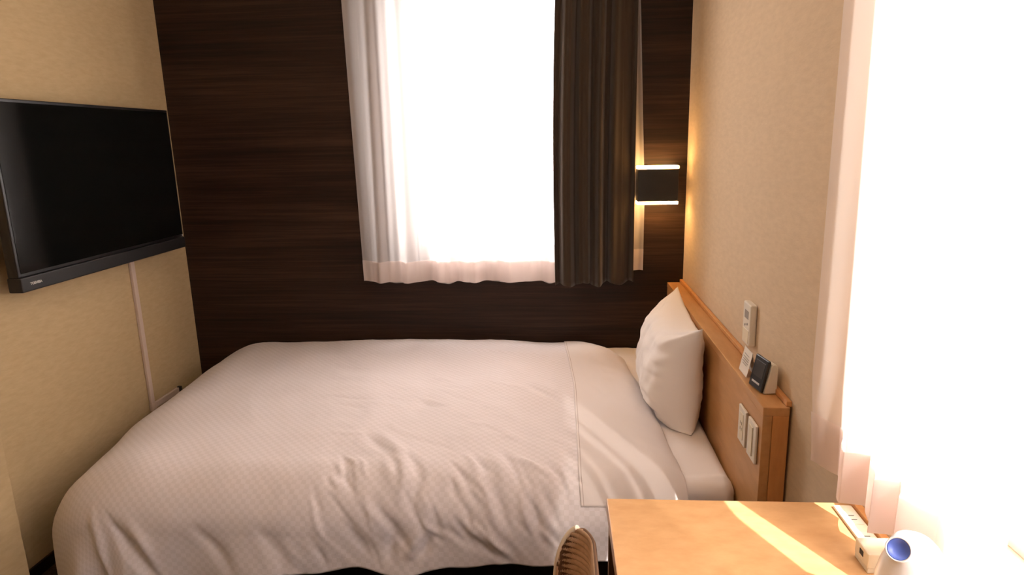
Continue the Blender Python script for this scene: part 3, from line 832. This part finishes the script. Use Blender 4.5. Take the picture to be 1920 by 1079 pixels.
# ------------------------------------------------------------------ chair
ch = thing('chair', (-.12, .86, 0), 'curved back chair with brown horizontal ribs and cream rim beside the desk', 'chair')
CZT = ZC - .688
# plan of the back: straight along the desk edge, both ends wrapping towards the room
def arc_path(n=120):
    pts_ = []
    r = .060; xs = .062; yf, yn = 1.085, .640
    ctl = []
    for k in range(21):
        a = math.radians(100 - 100 * k / 20)      # far end quarter turn
        ctl.append((xs - r + r * math.cos(a), yf - .07 + .07 * math.sin(a)))
    ctl.append((xs, .95)); ctl.append((xs, .86)); ctl.append((xs, .77))
    for k in range(21):
        a = math.radians(0 - 100 * k / 20)
        ctl.append((xs - r + r * math.cos(a), yn + .07 + .07 * math.sin(a)))
    P_ = np.array(ctl); d = np.r_[0, np.cumsum(np.hypot(*np.diff(P_, axis=0).T))]
    s = np.linspace(0, d[-1], n)
    return np.stack([np.interp(s, d, P_[:, 0]), np.interp(s, d, P_[:, 1])], 1), d[-1]
pth, plen = arc_path(150)
nrm = np.zeros_like(pth); tg = np.gradient(pth, axis=0); tg /= np.linalg.norm(tg, axis=1, keepdims=True)
nrm[:, 0] = -tg[:, 1] * -1; nrm[:, 1] = tg[:, 0] * -1
# make normals point to the concave side (towards -x)
cen = np.array([-.05, .86])
for i in range(len(pth)):
    if np.dot(nrm[i], cen - pth[i]) < 0: nrm[i] *= -1
def top_at(u):      # rounded upper corners: u 0..1 along the back
    e = min(u, 1 - u) * plen
    R0 = .062
    if e >= R0: return CZT + .0
    q = 1 - e / R0
    return CZT - .13 * (1 - math.sqrt(max(0, 1 - q * q)))
ZB_ = ZC - .93
nr = 260
G = np.zeros((150, nr, 3))
for i in range(150):
    u = i / 149; zt2 = top_at(u)
    for j in range(nr):
        z = zt2 + (ZB_ - zt2) * j / (nr - 1)
        rib = abs(math.sin(math.pi * (CZT - z) / .0115)) ** .7
        o_ = .005 * rib
        G[i, j] = (pth[i, 0] + nrm[i, 0] * o_, pth[i, 1] + nrm[i, 1] * o_, z)
rb = link('backrest', grid_mesh('backrest', G), [M['rib_brown'], M['rib_gap']], ch, smooth=True)
for f in rb.data.polygons:
    zf = f.center.z
    if abs(math.sin(math.pi * (CZT - zf) / .0115)) < .42: f.material_index = 1  # gap faces take the painted shade colour
solid(rb, .006, 0)
# groove shading is rib relief plus the painted dark gaps; rim tube around the panel
def tube(name, pts_, r, mat, parent, seg=12):
    cu = bpy.data.curves.new(name, 'CURVE'); cu.dimensions = '3D'; cu.bevel_depth = r; cu.bevel_resolution = 4
    sp = cu.splines.new('POLY'); sp.points.add(len(pts_) - 1)
    for p_, c in zip(sp.points, pts_): p_.co = (*c, 1)
    cu.use_fill_caps = True
    to = bpy.data.objects.new(name, cu); COL.objects.link(to); bpy.context.view_layer.update()
    me = bpy.data.meshes.new_from_object(to.evaluated_get(bpy.context.evaluated_depsgraph_get()))
    bpy.data.objects.remove(to); bpy.data.curves.remove(cu)
    return link(name, me, mat, parent, smooth=True)
rim = [(pth[0, 0], pth[0, 1], ZB_)]
for i in range(0, 150): 
    if top_at(i / 149) < CZT - .006 and i < 75: rim.append((pth[i, 0], pth[i, 1], top_at(i / 149)))
tube('rim', rim, .0062, M['cream_wood'], ch)
rim2 = [(pth[-1, 0], pth[-1, 1], ZB_)]
for i in range(149, 74, -1):
    if top_at(i / 149) < CZT - .006: rim2.append((pth[i, 0], pth[i, 1], top_at(i / 149)))
tube('rim', rim2, .0062, M['cream_wood'], ch)
one_box('seat', M['seat_fabric'], (-.36, .055, .665, 1.065, .41, .455), ch, bev=.02)
for lx, ly in ((-.33, .70), (-.33, 1.03), (.04, .70), (.04, 1.03)):
    top = .41 if lx < 0 else ZB_ + .02
    x2 = lx + (-.01 if lx < 0 else .012)
    tube('leg', [(x2, ly, .006), (lx, ly, .41)] + ([] if lx < 0 else [(.058, ly, ZB_ + .02)]), .011, M['cream_wood'], ch)

# ------------------------------------------------------------------ unseen ceiling lamp, added to fill the room
cl = thing('fill_ceiling_light', (-.30, 1.65, ZCEIL), 'unseen round warm ceiling lamp added to brighten the room', 'lamp')
bm = bmesh.new(); bmesh.ops.create_cone(bm, cap_ends=True, segments=48, radius1=.20, radius2=.22, depth=.06)
bmesh.ops.translate(bm, verts=bm.verts, vec=(-.30, 1.65, ZCEIL - .0505)); bm_obj('diffuser', bm, M['fill_glow'], cl)
bm = bmesh.new(); bmesh.ops.create_cone(bm, cap_ends=True, segments=48, radius1=.23, radius2=.23, depth=.02)
bmesh.ops.translate(bm, verts=bm.verts, vec=(-.30, 1.65, ZCEIL - .0102)); bm_obj('base_ring', bm, M['white_metal'], cl)

# ------------------------------------------------------------------ daylight
w = bpy.data.worlds.new('daylight'); SC.world = w; w.use_nodes = True
bg = w.node_tree.nodes['Background']; bg.inputs[0].default_value = (1.0, .93, .90, 1); bg.inputs[1].default_value = 17.0
sun = bpy.data.lights.new('sun', 'SUN'); sun.energy = 15; sun.angle = math.radians(.6); sun.color = (1, .93, .85)
so = bpy.data.objects.new('sun', sun); COL.objects.link(so)
sd = Vector((-.43, .90, -1.0)).normalized()
so.rotation_euler = (-sd).to_track_quat('Z', 'Y').to_euler(); so.location = (1.5, -1, 3)
def portal(name, loc, rot, sx, sy):
    l = bpy.data.lights.new(name, 'AREA'); l.shape = 'RECTANGLE'; l.size = sx; l.size_y = sy; l.cycles.is_portal = True
    o = bpy.data.objects.new(name, l); COL.objects.link(o); o.location = loc; o.rotation_euler = rot
portal('portal_back', ((BW[0] + BW[1]) / 2, YB + T, (BW[2] + BW[3]) / 2), (math.radians(-90), 0, 0), BW[1] - BW[0], BW[3] - BW[2])
portal('portal_right', (XR + T, (RW[0] + RW[1]) / 2, (RW[2] + RW[3]) / 2), (0, math.radians(90), 0), RW[3] - RW[2], RW[1] - RW[0])

# ------------------------------------------------------------------ camera
cam = bpy.data.cameras.new('camera'); co = bpy.data.objects.new('camera', cam); COL.objects.link(co)
Rm = [[0.9974596746817727, -0.005041186923278389, -0.07105479447677471], [0.06820670678653179, -0.22008558811933224, 0.9730930990014935], [-0.020543680436938022, -0.9754675393556528, -0.21918265637940604]]
mwc = Matrix(((Rm[0][0], -Rm[0][1], -Rm[0][2], 0), (Rm[1][0], -Rm[1][1], -Rm[1][2], 0), (Rm[2][0], -Rm[2][1], -Rm[2][2], ZC), (0, 0, 0, 1)))
co.matrix_world = mwc
cam.sensor_fit = 'HORIZONTAL'; cam.sensor_width = 36; cam.lens = 1226.947 / 1920 * 36; cam.clip_start = .02
SC.camera = co
SC.view_settings.view_transform = 'Standard'; SC.view_settings.look = 'None'; SC.view_settings.gamma = 1
SC.view_settings.exposure = 0.06
